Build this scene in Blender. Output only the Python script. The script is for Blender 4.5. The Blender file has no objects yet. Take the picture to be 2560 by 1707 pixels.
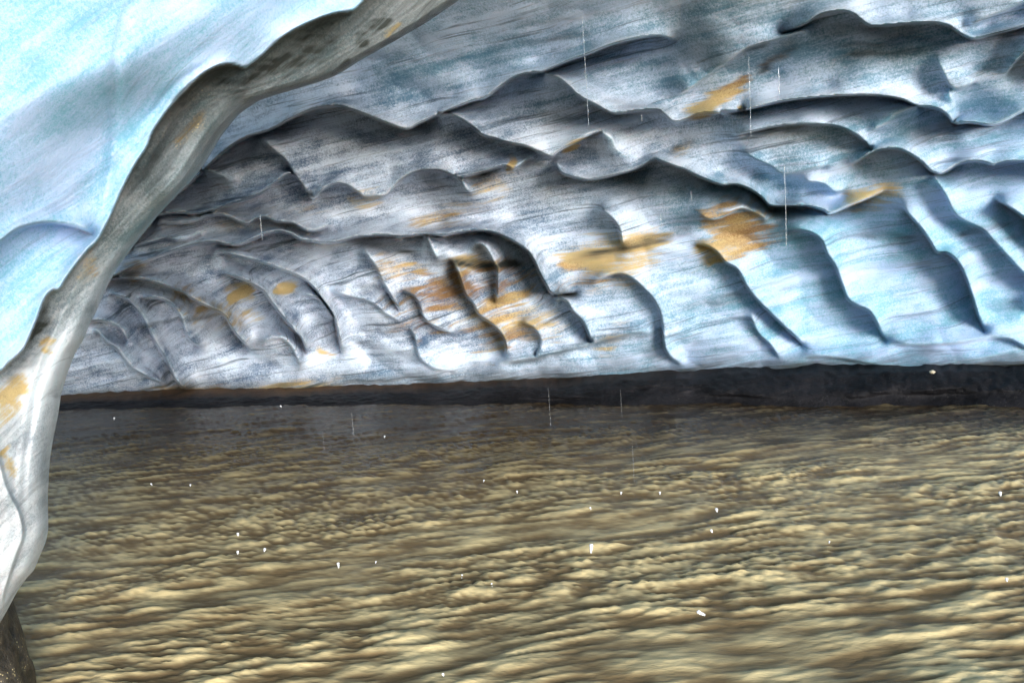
import bpy, math, random
import numpy as np
from mathutils import Vector, Matrix

random.seed(7)
rng = np.random.default_rng(11)
sc = bpy.context.scene
col = sc.collection

# ------------------------------------------------------------------ camera
W, H, F = 1024.0, 682.0, 853.3
CAMZ = 2.2
PITCH, ROLL = math.radians(7.4), math.radians(4.0)
fw = np.array([0, math.cos(PITCH), -math.sin(PITCH)])
r0 = np.array([1.0, 0, 0]); u0 = np.cross(r0, fw)
rt = r0 * math.cos(ROLL) - u0 * math.sin(ROLL)
up = u0 * math.cos(ROLL) + r0 * math.sin(ROLL)
# horizon must rise to the right in the picture: world up leans to the left
wu = np.array([0, 0, 1.0])
if np.dot(wu, rt) > 0:
    rt = r0 * math.cos(ROLL) + u0 * math.sin(ROLL)
    up = u0 * math.cos(ROLL) - r0 * math.sin(ROLL)
CAM = np.array([0, 0, CAMZ])
cd = bpy.data.cameras.new('camera'); cam = bpy.data.objects.new('camera', cd); col.objects.link(cam)
cd.sensor_width = 36; cd.lens = 36 * F / W; cd.clip_end = 2000; cd.clip_start = 0.05
m = Matrix(((rt[0], up[0], -fw[0], 0), (rt[1], up[1], -fw[1], 0), (rt[2], up[2], -fw[2], CAMZ), (0, 0, 0, 1)))
cam.matrix_world = m
sc.camera = cam

def dirs(px, py):
    px = np.asarray(px, float); py = np.asarray(py, float)
    d = fw * F + rt * (px[..., None] - W / 2) + up * (H / 2 - py[..., None])
    return d / np.linalg.norm(d[..., :2], axis=-1, keepdims=True)     # horizontal length 1

def pt(px, py, rg):            # point at horizontal range rg seen in the direction of a picture point
    return CAM + dirs(px, py) * np.asarray(rg, float)[..., None]

def on_plane(px, py, z=0.0):
    d = dirs(px, py)
    return CAM + d * ((z - CAMZ) / d[..., 2])[..., None]

# ------------------------------------------------------------------ helpers
def tag(o, label=None, cat=None, group=None, kind=None):
    if label: o['label'] = label
    if cat: o['category'] = cat
    if group: o['group'] = group
    if kind: o['kind'] = kind
    return o

def empty(name, loc):
    o = bpy.data.objects.new(name, None); o.location = loc; col.objects.link(o); return o

def grid_faces(nr, nc, mask=None, flip=False):
    i = np.arange(nr * nc).reshape(nr, nc)
    f = np.stack([i[:-1, :-1], i[1:, :-1], i[1:, 1:], i[:-1, 1:]], -1).reshape(-1, 4)
    if flip: f = f[:, ::-1]
    if mask is not None: f = f[mask.reshape(-1)]
    return f

def grid_normals(P):
    def g(A, ax):
        d = np.diff(A, axis=ax); z = [(0, 0)] * 3
        z[ax] = (0, 1); f = np.pad(d, z, 'edge'); z[ax] = (1, 0); b_ = np.pad(d, z, 'edge')
        wf = 1 / ((f ** 2).sum(-1, keepdims=True) + 1e-9) ** 1.5; wb = 1 / ((b_ ** 2).sum(-1, keepdims=True) + 1e-9) ** 1.5
        return (f * wf + b_ * wb) / (wf + wb)
    du = g(P, 1); dv = g(P, 0)
    n = np.cross(dv, du); n /= np.linalg.norm(n, axis=-1, keepdims=True) + 1e-12
    for _ in range(2):
        q = np.pad(n, ((1, 1), (0, 0), (0, 0)), 'edge'); n = (q[:-2] + 2 * q[1:-1] + q[2:]) / 4
        q = np.pad(n, ((0, 0), (1, 1), (0, 0)), 'edge'); n = (q[:, :-2] + 2 * q[:, 1:-1] + q[:, 2:]) / 4
    n /= np.linalg.norm(n, axis=-1, keepdims=True) + 1e-12
    return n

def make_mesh(name, V, Fc, mat, parent=None, attrs=None, normals=None):
    used, inv = np.unique(Fc, return_inverse=True)
    V2 = V[used].astype(np.float32); F2 = inv.reshape(Fc.shape).astype(np.int32)
    me = bpy.data.meshes.new(name)
    me.vertices.add(len(V2)); me.vertices.foreach_set('co', V2.ravel())
    k = F2.shape[1]
    me.loops.add(F2.size); me.loops.foreach_set('vertex_index', F2.ravel())
    me.polygons.add(len(F2)); me.polygons.foreach_set('loop_start', np.arange(0, F2.size, k, dtype=np.int32))
    me.update(calc_edges=True); me.validate()
    me.polygons.foreach_set('use_smooth', np.ones(len(me.polygons), bool))
    for an, av in (attrs or {}).items():
        a = me.attributes.new(an, 'FLOAT', 'POINT'); a.data.foreach_set('value', av.reshape(-1)[used].astype(np.float32))
    if normals is not None:
        me.normals_split_custom_set_from_vertices([tuple(x) for x in normals.reshape(-1, 3)[used]])
    me.materials.append(mat)
    o = bpy.data.objects.new(name, me); col.objects.link(o)
    if parent: o.parent = parent; o.matrix_parent_inverse = Matrix.Translation(parent.location).inverted()
    return o

# 2-D / 3-D gradient noise in numpy
_perm = rng.permutation(256)
def _h(ix, iy, iz): return _perm[(_perm[(_perm[ix & 255] + iy) & 255] + iz) & 255]
_g = rng.normal(size=(256, 3)); _g /= np.linalg.norm(_g, axis=1, keepdims=True)
def noise(x, y, z=0.0):
    x, y, z = np.broadcast_arrays(np.asarray(x, float), y, z)
    ix, iy, iz = np.floor(x).astype(int), np.floor(y).astype(int), np.floor(z).astype(int)
    fx, fy, fz = x - ix, y - iy, z - iz
    sx, sy, sz = [t * t * t * (t * (t * 6 - 15) + 10) for t in (fx, fy, fz)]
    r = 0
    for a in (0, 1):
        for b in (0, 1):
            for c in (0, 1):
                g = _g[_h(ix + a, iy + b, iz + c)]
                v = g[..., 0] * (fx - a) + g[..., 1] * (fy - b) + g[..., 2] * (fz - c)
                r = r + v * (sx if a else 1 - sx) * (sy if b else 1 - sy) * (sz if c else 1 - sz)
    return r * 1.6
def worley(x, y, z):
    ix, iy, iz = np.floor(x).astype(int), np.floor(y).astype(int), np.floor(z).astype(int)
    f1 = np.full(x.shape, 9.0)
    for a in (-1, 0, 1):
        for b in (-1, 0, 1):
            for c in (-1, 0, 1):
                hh = _h(ix + a, iy + b, iz + c); o = _g[hh] * .38
                d = (x - ix - a - .5 - o[..., 0]) ** 2 + (y - iy - b - .5 - o[..., 1]) ** 2 + (z - iz - c - .5 - o[..., 2]) ** 2
                f1 = np.minimum(f1, d)
    return np.sqrt(f1)
def ss(a, b, x):
    t = np.clip((x - a) / (b - a), 0, 1); return t * t * (3 - 2 * t)

# picture surveys: eight sheets of the survey drawing, each with its own origin; S(sheet, points) -> 1024-wide coordinates
K = 1024 / 2560; Z = 900 / 2352
ORG = {1: (0, 0), 2: (850, 0), 3: (1660, 0), 4: (0, 500), 5: (850, 500), 6: (1660, 500), 7: (0, 1100)}
def S(sh, pts):
    ox, oy = ORG[sh]; p = np.array(pts, float)
    return (p * Z + (ox, oy)) * K
def smooth(p, n=6):
    p = np.asarray(p, float); q = np.vstack([2 * p[0] - p[1], p, 2 * p[-1] - p[-2]]); out = []
    for i in range(1, len(q) - 2):
        for t in np.arange(n) / n:
            a, b, c, d = q[i - 1], q[i], q[i + 1], q[i + 2]
            out.append(0.5 * (2 * b + (c - a) * t + (2 * a - 5 * b + 4 * c - d) * t * t + (3 * b - a - 3 * c + d) * t ** 3))
    out.append(p[-1]); return np.array(out)

def poly_dist(X, Y, P):
    """signed distance to polyline P (positive on the right-hand side) and arc fraction"""
    seg = np.linalg.norm(np.diff(P, axis=0), axis=1); cum = np.concatenate([[0], np.cumsum(seg)]); tot = cum[-1]
    best = np.full(X.shape, 1e9); sg = np.ones(X.shape); fr = np.zeros(X.shape)
    T_ = np.diff(P, axis=0) / (seg[:, None] + 1e-9)
    TV = np.vstack([T_[:1], T_[1:] + T_[:-1], T_[-1:]])
    for i in range(len(P) - 1):
        a, d = P[i], P[i + 1] - P[i]; L2 = d @ d + 1e-9
        t = np.clip(((X - a[0]) * d[0] + (Y - a[1]) * d[1]) / L2, 0, 1)
        dx = X - a[0] - t * d[0]; dy = Y - a[1] - t * d[1]; dd = np.hypot(dx, dy)
        cr = d[0] * (Y - a[1]) - d[1] * (X - a[0])
        cr = np.where(t <= 0, TV[i][0] * (Y - a[1]) - TV[i][1] * (X - a[0]), cr)
        cr = np.where(t >= 1, TV[i + 1][0] * (Y - P[i + 1][1]) - TV[i + 1][1] * (X - P[i + 1][0]), cr)
        m_ = dd < best - 1e-6
        best = np.where(m_, dd, best); sg = np.where(m_, np.sign(cr), sg); fr = np.where(m_, (cum[i] + t * math.sqrt(L2)) / tot, fr)
    return best, sg, fr

def bilin(A, fx, fy):
    h_, w_ = A.shape; fx = np.clip(fx, 0, w_ - 1.001); fy = np.clip(fy, 0, h_ - 1.001)
    ix = fx.astype(int); iy = fy.astype(int); tx = fx - ix; ty = fy - iy
    return (A[iy, ix] * (1 - tx) + A[iy, ix + 1] * tx) * (1 - ty) + (A[iy + 1, ix] * (1 - tx) + A[iy + 1, ix + 1] * tx) * ty
def relax(v, msk, val, it):
    for _ in range(it):
        p = np.pad(v, 1, 'edge')
        v = (p[:-2, 1:-1] + p[2:, 1:-1] + p[1:-1, :-2] + p[1:-1, 2:]) * .25
        v[msk] = val[msk]
    return v
def laplace(shape, msk, val, init):
    lv = []
    m_, a_ = msk.astype(float), val * msk
    while min(m_.shape) > 12:
        lv.append((m_ > 0, np.where(m_ > 0, a_ / np.maximum(m_, 1e-9), 0)))
        h_, w_ = (m_.shape[0] + 1) // 2, (m_.shape[1] + 1) // 2
        pm = np.zeros((h_ * 2, w_ * 2)); pm[:m_.shape[0], :m_.shape[1]] = m_; pa = np.zeros_like(pm); pa[:m_.shape[0], :m_.shape[1]] = a_
        m_ = pm.reshape(h_, 2, w_, 2).sum((1, 3)); a_ = pa.reshape(h_, 2, w_, 2).sum((1, 3))
    v = np.full(lv[-1][0].shape, init)
    for k_, (mm, vv) in enumerate(lv[::-1]):
        if v.shape != mm.shape:
            yy, xx = np.mgrid[0:mm.shape[0], 0:mm.shape[1]]; v = bilin(v, (xx - .5) / 2, (yy - .5) / 2)
        v[mm] = vv[mm]; v = relax(v, mm, vv, 90 if k_ < len(lv) - 1 else 60)
    return v
def blur(A, n=1):
    for _ in range(n):
        p = np.pad(A, 1, 'edge'); A = (p[:-2, 1:-1] + 2 * p[1:-1, 1:-1] + p[2:, 1:-1]) * .25
        p = np.pad(A, 1, 'edge'); A = (p[1:-1, :-2] + 2 * p[1:-1, 1:-1] + p[1:-1, 2:]) * .25
    return A
def prof(u, p): return .55 * (u * u * (3 - 2 * u)) + .45 * u ** p
def relief(X, Y, rims, step, pw=1.9, nb_=1, far=0.35):
    """carves overlapping shells: across every rim the ice steps back by h and swells out again towards the next rim"""
    um = np.zeros(X.shape, bool); uv = np.zeros(X.shape); hm = np.zeros(X.shape, bool); hv = np.zeros(X.shape); bd = np.full(X.shape, 9.)
    edge = []
    for P, h, ends in rims:
        P = smooth(P); mg = 4 * step
        c = np.where((X[0] > P[:, 0].min() - mg) & (X[0] < P[:, 0].max() + mg))[0]; r_ = np.where((Y[:, 0] > P[:, 1].min() - mg) & (Y[:, 0] < P[:, 1].max() + mg))[0]
        if len(c) < 2 or len(r_) < 2: continue
        sl = (slice(r_[0], r_[-1] + 1), slice(c[0], c[-1] + 1))
        d, sg, f = poly_dist(X[sl], Y[sl], P)
        tp = (ss(-.001, ends[0], f) if ends[0] else 1) * (1 - ss(1 - ends[1], 1.001, f) if ends[1] else 1) * np.ones_like(d)
        m_ = (d < step * 1.05) & (d < bd[sl]) & (tp > .12); bd[sl] = np.where(m_, d, bd[sl])
        a = um[sl]; a |= m_; um[sl] = a
        uv[sl] = np.where(m_, np.where(sg > 0, .5 - .5 * tp, .5 + .5 * tp), uv[sl]); hm[sl] |= m_; hv[sl] = np.where(m_, h, hv[sl])
        edge.append((sl, d, sg, tp))
    u = np.clip(laplace(X.shape, um, uv, .5), 0, 1); hf = laplace(X.shape, hm, hv, .2)
    E = blur(hf * (1 - (1 + far) * prof(u, pw)), nb_)
    hs = blur(hf, 2)
    for sl, d, sg, tp in edge:            # crisp, even edge along the drawn line
        k_ = ss(-1.5 * step, 1.5 * step, d * sg)
        tgt = hs[sl] * (1 - (1 + far) * ((1 - k_) * prof(.5 + .5 * tp, pw) + k_ * prof(.5 - .5 * tp, pw)))
        w_ = (1 - ss(1.2 * step, 2.6 * step, d)) * (tp > .12) * (d <= bd[sl] + .6 * step)
        E[sl] = E[sl] * (1 - w_) + tgt * w_
    return E

def paint(A, X, Y, P, rad, val, ramp=None):
    P = smooth(P, 3) if len(P) > 2 else np.asarray(P, float)
    x0, y0 = P.min(0) - 3 * rad; x1, y1 = P.max(0) + 3 * rad
    ok = (X > x0) & (X < x1) & (Y > y0) & (Y < y1)
    rr = np.where(ok.any(1))[0]; cc = np.where(ok.any(0))[0]
    if len(rr) < 2 or len(cc) < 2: return
    sl = (slice(rr[0], rr[-1] + 1), slice(cc[0], cc[-1] + 1))
    wx_ = noise(X[sl] * .035, Y[sl] * .09, 3.7) * (4 + rad * .45) ; wy_ = noise(X[sl] * .03, Y[sl] * .10, 8.1) * (2 + rad * .4)
    d, s, f = poly_dist(X[sl] + wx_, Y[sl] + wy_, P)
    br = .82 + .36 * noise(X[sl] * .05, Y[sl] * .22, 5.5)
    e_ = min(.35, .1 + 3 * rad / (1 + np.linalg.norm(np.diff(P, axis=0), axis=1).sum()))
    A[sl] = np.maximum(A[sl], val * np.clip(br, 0, 1.2) * np.exp(-(d / rad) ** 2) * ss(0, e_, f) * (1 - ss(1 - e_, 1, f)))

# ------------------------------------------------------------------ materials
def nodes_of(name):
    m_ = bpy.data.materials.new(name); m_.use_nodes = True; nt = m_.node_tree
    b = nt.nodes['Principled BSDF']; return m_, nt, b
class NB:
    def __init__(s, nt): s.nt = nt; s.n = nt.nodes; s.l = nt.links
    def link(s, a, b): s.l.new(a, b)
    def put(s, sock, v):
        if isinstance(v, bpy.types.NodeSocket): s.l.new(v, sock)
        else: sock.default_value = v
    def math(s, op, a, b=0.0, c=None, clamp=False):
        n = s.n.new('ShaderNodeMath'); n.operation = op; n.use_clamp = clamp
        s.put(n.inputs[0], a); s.put(n.inputs[1], b)
        if c is not None: s.put(n.inputs[2], c)
        return n.outputs[0]
    def dot(s, v, w):
        n = s.n.new('ShaderNodeVectorMath'); n.operation = 'DOT_PRODUCT'; s.put(n.inputs[0], v); n.inputs[1].default_value = w
        return n.outputs['Value']
    def comb(s, x, y, z):
        n = s.n.new('ShaderNodeCombineXYZ'); s.put(n.inputs[0], x); s.put(n.inputs[1], y); s.put(n.inputs[2], z); return n.outputs[0]
    def noise(s, v, scale=1, detail=4, rough=0.55, dist=0.0):
        n = s.n.new('ShaderNodeTexNoise'); s.put(n.inputs['Vector'], v); n.inputs['Scale'].default_value = scale
        n.inputs['Detail'].default_value = detail; n.inputs['Roughness'].default_value = rough; n.inputs['Distortion'].default_value = dist
        return n.outputs[0]
    def rng(s, v, a, b, c=0.0, d=1.0):
        n = s.n.new('ShaderNodeMapRange'); n.interpolation_type = 'SMOOTHSTEP'; s.put(n.inputs[0], v)
        for i, q in enumerate((a, b, c, d)): n.inputs[i + 1].default_value = q
        return n.outputs[0]
    def mix(s, f, a, b):
        n = s.n.new('ShaderNodeMix'); n.data_type = 'RGBA'; s.put(n.inputs[0], f); s.put(n.inputs[6], a); s.put(n.inputs[7], b)
        return n.outputs[2]
    def attr(s, name):
        n = s.n.new('ShaderNodeAttribute'); n.attribute_name = name; return n.outputs['Fac']
    def pos(s):
        n = s.n.new('ShaderNodeNewGeometry'); return n.outputs['Position']
    def bump(s, h, st, dist, nrm=None):
        n = s.n.new('ShaderNodeBump'); n.inputs['Strength'].default_value = st; n.inputs['Distance'].default_value = dist
        s.put(n.inputs['Height'], h)
        if nrm: s.l.new(nrm, n.inputs['Normal'])
        return n.outputs[0]

FOL = np.array([-0.17, -0.16, 0.97]); FOL /= np.linalg.norm(FOL)
FT1 = np.cross([0, 1, 0], FOL); FT1 /= np.linalg.norm(FT1); FT2 = np.cross(FOL, FT1)

def ice_material(name, fol=(FOL, FT1, FT2), grey=(0.072, 0.125, 0.215), white=(0.74, 0.82, 0.95), clean=(0.32, 0.60, 0.70), lam=0.85, s=1.0):
    m_, nt, b = nodes_of(name); k = NB(nt); P = k.pos()
    fn, f1, f2 = [tuple(float(q) for q in v) for v in fol]
    q, a, c = k.dot(P, fn), k.dot(P, f1), k.dot(P, f2)
    warp = k.noise(P, 0.5 * s, 2, 0.5)
    q = k.math('ADD', q, k.math('MULTIPLY', warp, 0.2 / s))
    def lv(sa, sq): return k.comb(k.math('MULTIPLY', a, sa * s), k.math('MULTIPLY', c, sa * s), k.math('MULTIPLY', q, sq * s))
    broad = k.noise(lv(0.5, 2.2), 1, 3, 0.5)
    mid = k.noise(lv(0.8, 8.0), 1, 4, 0.55)
    fine = k.noise(lv(1.5, 26.0), 1, 4, 0.65)
    seam = k.noise(lv(0.45, 13.0), 1, 5, 0.7)
    grain = k.noise(P, 42 * s, 4, 1.0)
    f0 = k.math('ADD', k.math('MULTIPLY', broad, 0.8), k.math('ADD', k.math('MULTIPLY', mid, 0.9), k.math('MULTIPLY', fine, 0.6)))
    mott = k.noise(P, 3.0 * s, 4, 0.6, .2)
    f0 = k.math('ADD', f0, k.math('MULTIPLY', k.math('SUBTRACT', mott, .5), .8))
    f0 = k.math('ADD', f0, k.math('MULTIPLY', grain, 1.7))
    base = k.mix(k.rng(f0, 1.58, 2.26), grey + (1,), white + (1,))
    cl = k.attr('clean'); dirt = k.attr('dirt'); stain = k.attr('stain')
    cleanc = k.mix(k.rng(f0, 1.60, 2.30), tuple(x * y for x, y in zip(clean, (0.62, 0.78, 0.86))) + (1,), (min(1, clean[0] * 1.65), min(.93, clean[1] * 1.13), .95, 1))
    base = k.mix(cl, base, cleanc)
    palec = k.mix(k.rng(f0, 1.5, 2.3), (.30, .34, .39, 1), (.80, .84, .88, 1))
    base = k.mix(k.attr('pale'), base, palec)
    sm = k.rng(seam, 0.53, 0.66)
    lamf = k.math('MAXIMUM', k.math('MULTIPLY', sm, k.rng(fine, 0.38, 0.55)), k.math('MULTIPLY', k.rng(k.noise(lv(0.7, 48.0), 1, 3, .6), .60, .72), k.rng(broad, .45, .6)))
    lamf = k.math('MULTIPLY', lamf, lam)
    lamf = k.math('MULTIPLY', lamf, k.math('SUBTRACT', 1.0, k.math('MULTIPLY', cl, 0.45)))
    base = k.mix(lamf, base, (0.035, 0.06, 0.085, 1))
    # rusty sediment
    sv = k.math('ADD', stain, k.math('ADD', k.math('MULTIPLY', k.math('SUBTRACT', grain, .5), 1.3), k.math('MULTIPLY', k.math('SUBTRACT', k.noise(lv(.9, 17.0), 1, 4, .65), .5), 2.2)))
    st = k.math('MULTIPLY', k.rng(sv, .10, .78), k.rng(stain, .03, .2))
    st = k.math('MULTIPLY', st, .92)
    rust = k.mix(k.rng(k.math('ADD', k.math('MULTIPLY', broad, .6), k.math('MULTIPLY', grain, .4)), 0.38, 0.58), (0.24, 0.12, 0.035, 1), (0.60, 0.43, 0.165, 1))
    base = k.mix(st, base, rust)
    # dark silt bands
    dm = k.math('MULTIPLY', dirt, k.rng(k.math('ADD', fine, k.math('MULTIPLY', mid, 0.8)), 0.55, 1.15, 0.45, 1.3), clamp=True)
    base = k.mix(dm, base, (0.035, 0.04, 0.036, 1))
    # speckled grit where asked for
    vo = nt.nodes.new('ShaderNodeTexVoronoi'); k.put(vo.inputs['Vector'], P); vo.inputs['Scale'].default_value = 34 * s
    gr = k.math('MULTIPLY', k.math('MULTIPLY', k.rng(vo.outputs['Distance'], 0.30, 0.18), k.rng(k.noise(P, 22 * s, 2, .5), .5, .6)), k.attr('grit'), clamp=True)
    base = k.mix(gr, base, (0.80, 0.60, 0.26, 1))
    k.link(base, b.inputs['Base Color'])
    b.inputs['Roughness'].default_value = 0.36; b.inputs['Specular IOR Level'].default_value = .5
    b.inputs['Subsurface Weight'].default_value = .35; b.inputs['Subsurface Radius'].default_value = (.35, .8, .85); b.inputs['Subsurface Scale'].default_value = .16 / s
    b.inputs['IOR'].default_value = 1.31
    bh = k.math('ADD', k.math('MULTIPLY', mid, 1.0), k.math('ADD', k.math('MULTIPLY', fine, 0.35), k.math('MULTIPLY', grain, 0.4)))
    k.link(k.bump(bh, 0.7, 0.05 / s), b.inputs['Normal'])
    return m_

ICE = ice_material('scalloped_glacier_ice')

# ------------------------------------------------------------------ the shore line
yw = lambda px: np.interp(px, np.array([-900, 0, 120, 700, 1300, 1700, 2352, 3300]) * .43537, np.array([990, 946, 940, 931, 931, 933, 934, 945]) * .43537)
yb = lambda px: np.interp(px, np.array([-900, 0, 140, 480, 900, 1300, 1700, 2100, 2352, 3300]) * .43537, np.array([962, 938, 934, 917, 901, 884, 862, 853, 857, 860]) * .43537)
def Rw(px):
    p = on_plane(px, yw(px)); return np.hypot(p[..., 0], p[..., 1])
_pp = np.linspace(-500, 1500, 81); _rw = Rw(_pp)
_rs = np.convolve(np.pad(_rw, 6, 'edge'), np.ones(13) / 13, 'valid')
Rshore = lambda px: np.interp(px, _pp, _rs)

def cave_base(X, Y):
    d = dirs(X, Y); e = d[..., 2] * F
    g = np.interp(e, [-320, -190, -110, -50, 0, 40, 80, 130, 200, 280, 400, 600, 900], [1.05, 1.03, 1.01, .985, .96, .93, .885, .83, .745, .66, .56, .45, .36])
    # smooth by sampling
    g = 0
    for o in (-24, -12, 0, 12, 24):
        g = g + np.interp(e + o, [-320, -190, -110, -50, 0, 40, 80, 130, 200, 280, 400, 600, 900], [1.05, 1.03, 1.01, .985, .96, .93, .885, .83, .745, .66, .56, .45, .36])
    g /= 5
    return (Rshore(X) + 0.55) * g

# ------------------------------------------------------------------ cave ice
st = 1.1
xs = np.arange(-190, 1240, st); ys = np.arange(-230, 425, st)
X, Y = np.meshgrid(xs, ys)
D = cave_base(X, Y)
EX = np.zeros_like(D)
def cat(*a): return np.vstack(a)
HS = 1.0
R = []   # (points, h, L, kw)
def r(P, h, L, **kw): R.append((P, h, L, kw))
# ---- ceiling shells, nearest first
r(cat(S(1, [(820, 1640), (900, 1560), (1020, 1400), (1140, 1280), (1250, 1190), (1450, 1000), (1600, 900), (1760, 850), (1900, 775), (2050, 710), (2200, 690), (2300, 715)]),
      S(2, [(150, 740), (300, 800), (432, 842), (520, 805), (640, 750), (860, 660), (950, 638), (1040, 570), (1120, 515), (1200, 482), (1300, 470), (1350, 460), (1500, 395), (1600, 360), (1800, 282), (1980, 242), (2100, 235), (2190, 262), (2300, 285)])), .95, 62, ends=(.02, .12))
r(S(2, [(1300, 468), (1420, 510), (1490, 560), (1540, 610), (1600, 650), (1680, 690), (1770, 737), (1850, 737), (1950, 722), (2070, 716), (2110, 740), (2182, 796), (2260, 778), (2352, 742), (2500, 735), (2700, 700)]), .62, 44)
r(S(2, [(600, 752), (680, 748), (760, 760), (860, 822), (930, 880), (1000, 900), (1100, 930), (1200, 950), (1290, 985), (1382, 1022), (1430, 985), (1550, 920), (1660, 870), (1760, 850)]), .5, 40)
r(S(2, [(1370, 1010), (1405, 1040), (1420, 1090), (1455, 1132), (1560, 1165), (1650, 1172), (1800, 1142), (1940, 1100), (2050, 1042), (2090, 1048), (2200, 1090), (2352, 1165)])[:-1], .01, 40)
r(cat(S(2, [(1402, 1042), (1418, 1085), (1455, 1132), (1560, 1165), (1650, 1172), (1800, 1142), (1940, 1100), (2050, 1042), (2090, 1048), (2200, 1090)]),
      S(3, [(120, 1100), (236, 1155), (370, 1205), (480, 1205), (570, 1240), (640, 1290), (690, 1340), (800, 1345), (930, 1345), (1040, 1370), (1085, 1392), (1200, 1345), (1340, 1292), (1480, 1230)])), .75, 52, ends=(.04, .12))
r(S(3, [(300, 742), (430, 730), (560, 710), (800, 657), (1100, 626), (1350, 620), (1540, 645), (1650, 690), (1760, 700), (1840, 740), (1895, 800), (2000, 800), (2130, 814), (2220, 790), (2352, 720), (2600, 600)]), .6, 46)
r(S(3, [(700, 230), (850, 190), (930, 150), (1030, 92), (1150, 70), (1230, 85), (1290, 130), (1345, 166), (1430, 166), (1600, 152), (1750, 145), (1850, 162), (1900, 192), (1960, 232), (2030, 252), (2150, 225), (2352, 170), (2700, 60)]), .6, 42)
r(S(3, [(60, 650), (180, 570), (300, 480), (420, 400), (540, 320), (700, 270), (850, 225), (960, 200)]), .28, 30)
r(S(3, [(430, 892), (560, 860), (750, 822), (950, 810), (1130, 822), (1240, 870), (1310, 920), (1350, 965), (1390, 990)]), .32, 34)
r(S(3, [(1180, 1110), (1330, 1012), (1420, 975), (1530, 970), (1600, 1000), (1680, 1052), (1740, 1112), (1800, 1132), (1860, 1110), (1930, 1070), (2020, 1050), (2100, 1060), (2150, 1076), (2210, 1060), (2300, 1050), (2450, 1070), (2700, 1150)]), .5, 42)
r(S(3, [(1350, 865), (1450, 800), (1560, 730), (1660, 690)]), .12, 14)
r(S(3, [(1980, 182), (2100, 122), (2250, 60), (2420, -20)]), .2, 26)
r(S(3, [(1870, 590), (1900, 700), (1890, 800)])[::-1], .1, 16)
r(S(1, [(1020, 1398), (1150, 1390), (1290, 1397), (1400, 1370), (1480, 1340), (1600, 1305), (1700, 1262), (1800, 1192), (1870, 1142), (1920, 1132), (1960, 1195), (2042, 1292), (2120, 1232), (2200, 1200), (2270, 1212), (2340, 1255)]), .01, 20)
r(cat(S(1, [(980, 1410), (1150, 1390), (1290, 1397), (1400, 1370), (1480, 1340), (1600, 1305), (1700, 1262), (1800, 1192), (1870, 1142), (1920, 1140), (1965, 1200), (2042, 1292), (2120, 1232), (2200, 1200), (2270, 1212), (2340, 1255)]),
      S(2, [(160, 1286), (230, 1280), (300, 1280), (380, 1190), (470, 1130), (560, 1110), (650, 1112), (730, 1140), (785, 1158), (900, 1132), (1070, 1082), (1130, 1102), (1200, 1062), (1285, 1000)])), .55, 36, ends=(.03, .06))
r(S(1, [(1700, 900), (1790, 980), (1870, 1050), (1930, 1145), (1990, 1225), (2042, 1292)]), .3, 34)
r(S(2, [(740, 1140), (790, 1180), (815, 1230), (850, 1260)]), .2, 14)
# ---- boundary lobes over the wall
r(S(4, [(1000, 140), (1100, 152), (1200, 150), (1290, 132), (1340, 102), (1420, 95), (1500, 110), (1560, 140), (1620, 156), (1680, 122), (1740, 114), (1800, 140), (1850, 145), (1920, 152), (1960, 176), (2020, 202), (2100, 188), (2200, 140)]), .4, 26)
r(cat(S(4, [(640, 560), (740, 500), (860, 440), (1000, 382), (1150, 322), (1280, 282), (1400, 272), (1480, 290), (1560, 292), (1640, 262), (1740, 222), (1820, 206), (1900, 222), (1960, 256), (2080, 274), (2180, 276)]),
      S(5, [(20, 262), (130, 236), (300, 230), (400, 236), (560, 226), (690, 230), (760, 215), (880, 200), (980, 206), (1080, 240), (1170, 290), (1230, 335), (1262, 385), (1290, 445), (1330, 525), (1370, 595), (1400, 612), (1480, 606), (1580, 600)])), .85, 42, ends=(.02, .05))
r(S(4, [(860, 300), (960, 280), (1080, 250), (1180, 262), (1260, 240), (1320, 200)]), .15, 16)
# ---- wall ribs, deepest (left) first
r(S(4, [(560, 800), (620, 785), (680, 790), (760, 820), (800, 860), (830, 925)]), .3, 20)
r(S(4, [(610, 840), (650, 870), (690, 925), (750, 960), (800, 1020), (860, 1090), (960, 1150), (1080, 1205)]), .3, 24)
r(S(4, [(690, 600), (800, 630), (870, 680), (930, 760), (970, 830), (1000, 900), (1060, 1000), (1110, 1100), (1160, 1190), (1240, 1265)]), .38, 28)
r(S(4, [(900, 640), (1020, 640), (1110, 670), (1175, 750), (1200, 820), (1240, 910), (1330, 970)]), .34, 26)
r(S(4, [(690, 520), (800, 512), (900, 515), (980, 526), (1100, 562), (1200, 602), (1250, 640), (1290, 660), (1370, 700), (1440, 730), (1480, 770), (1520, 840), (1600, 940), (1660, 1010)]), .55, 30, ends=(.05, .15))
r(S(4, [(1440, 470), (1540, 500), (1640, 542), (1720, 592), (1770, 660), (1820, 722), (1880, 802), (1960, 890), (1985, 945), (2010, 1020)]), .5, 34)
r(S(4, [(1380, 330), (1500, 350), (1700, 402), (1900, 472), (2000, 522), (2060, 582), (2110, 652), (2160, 722), (2195, 802), (2215, 902), (2245, 1040)]), .4, 32)
r(S(4, [(1700, 930), (1820, 900), (1890, 940), (1930, 1010), (1950, 1090)]), .14, 18)
r(S(5, [(150, 320), (230, 430), (280, 530), (340, 635), (405, 745)]), .28, 24)
r(S(5, [(390, 600), (430, 602), (480, 622), (520, 682), (545, 762), (600, 812), (680, 852), (770, 872)]), .3, 22)
r(S(5, [(560, 225), (590, 300), (620, 360), (640, 400)]), .12, 12)
r(S(5, [(700, 385), (735, 400), (770, 470), (800, 560), (825, 622), (870, 672), (905, 742), (1000, 812), (1060, 882), (1085, 965), (1060, 1040)]), .4, 28)
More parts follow.
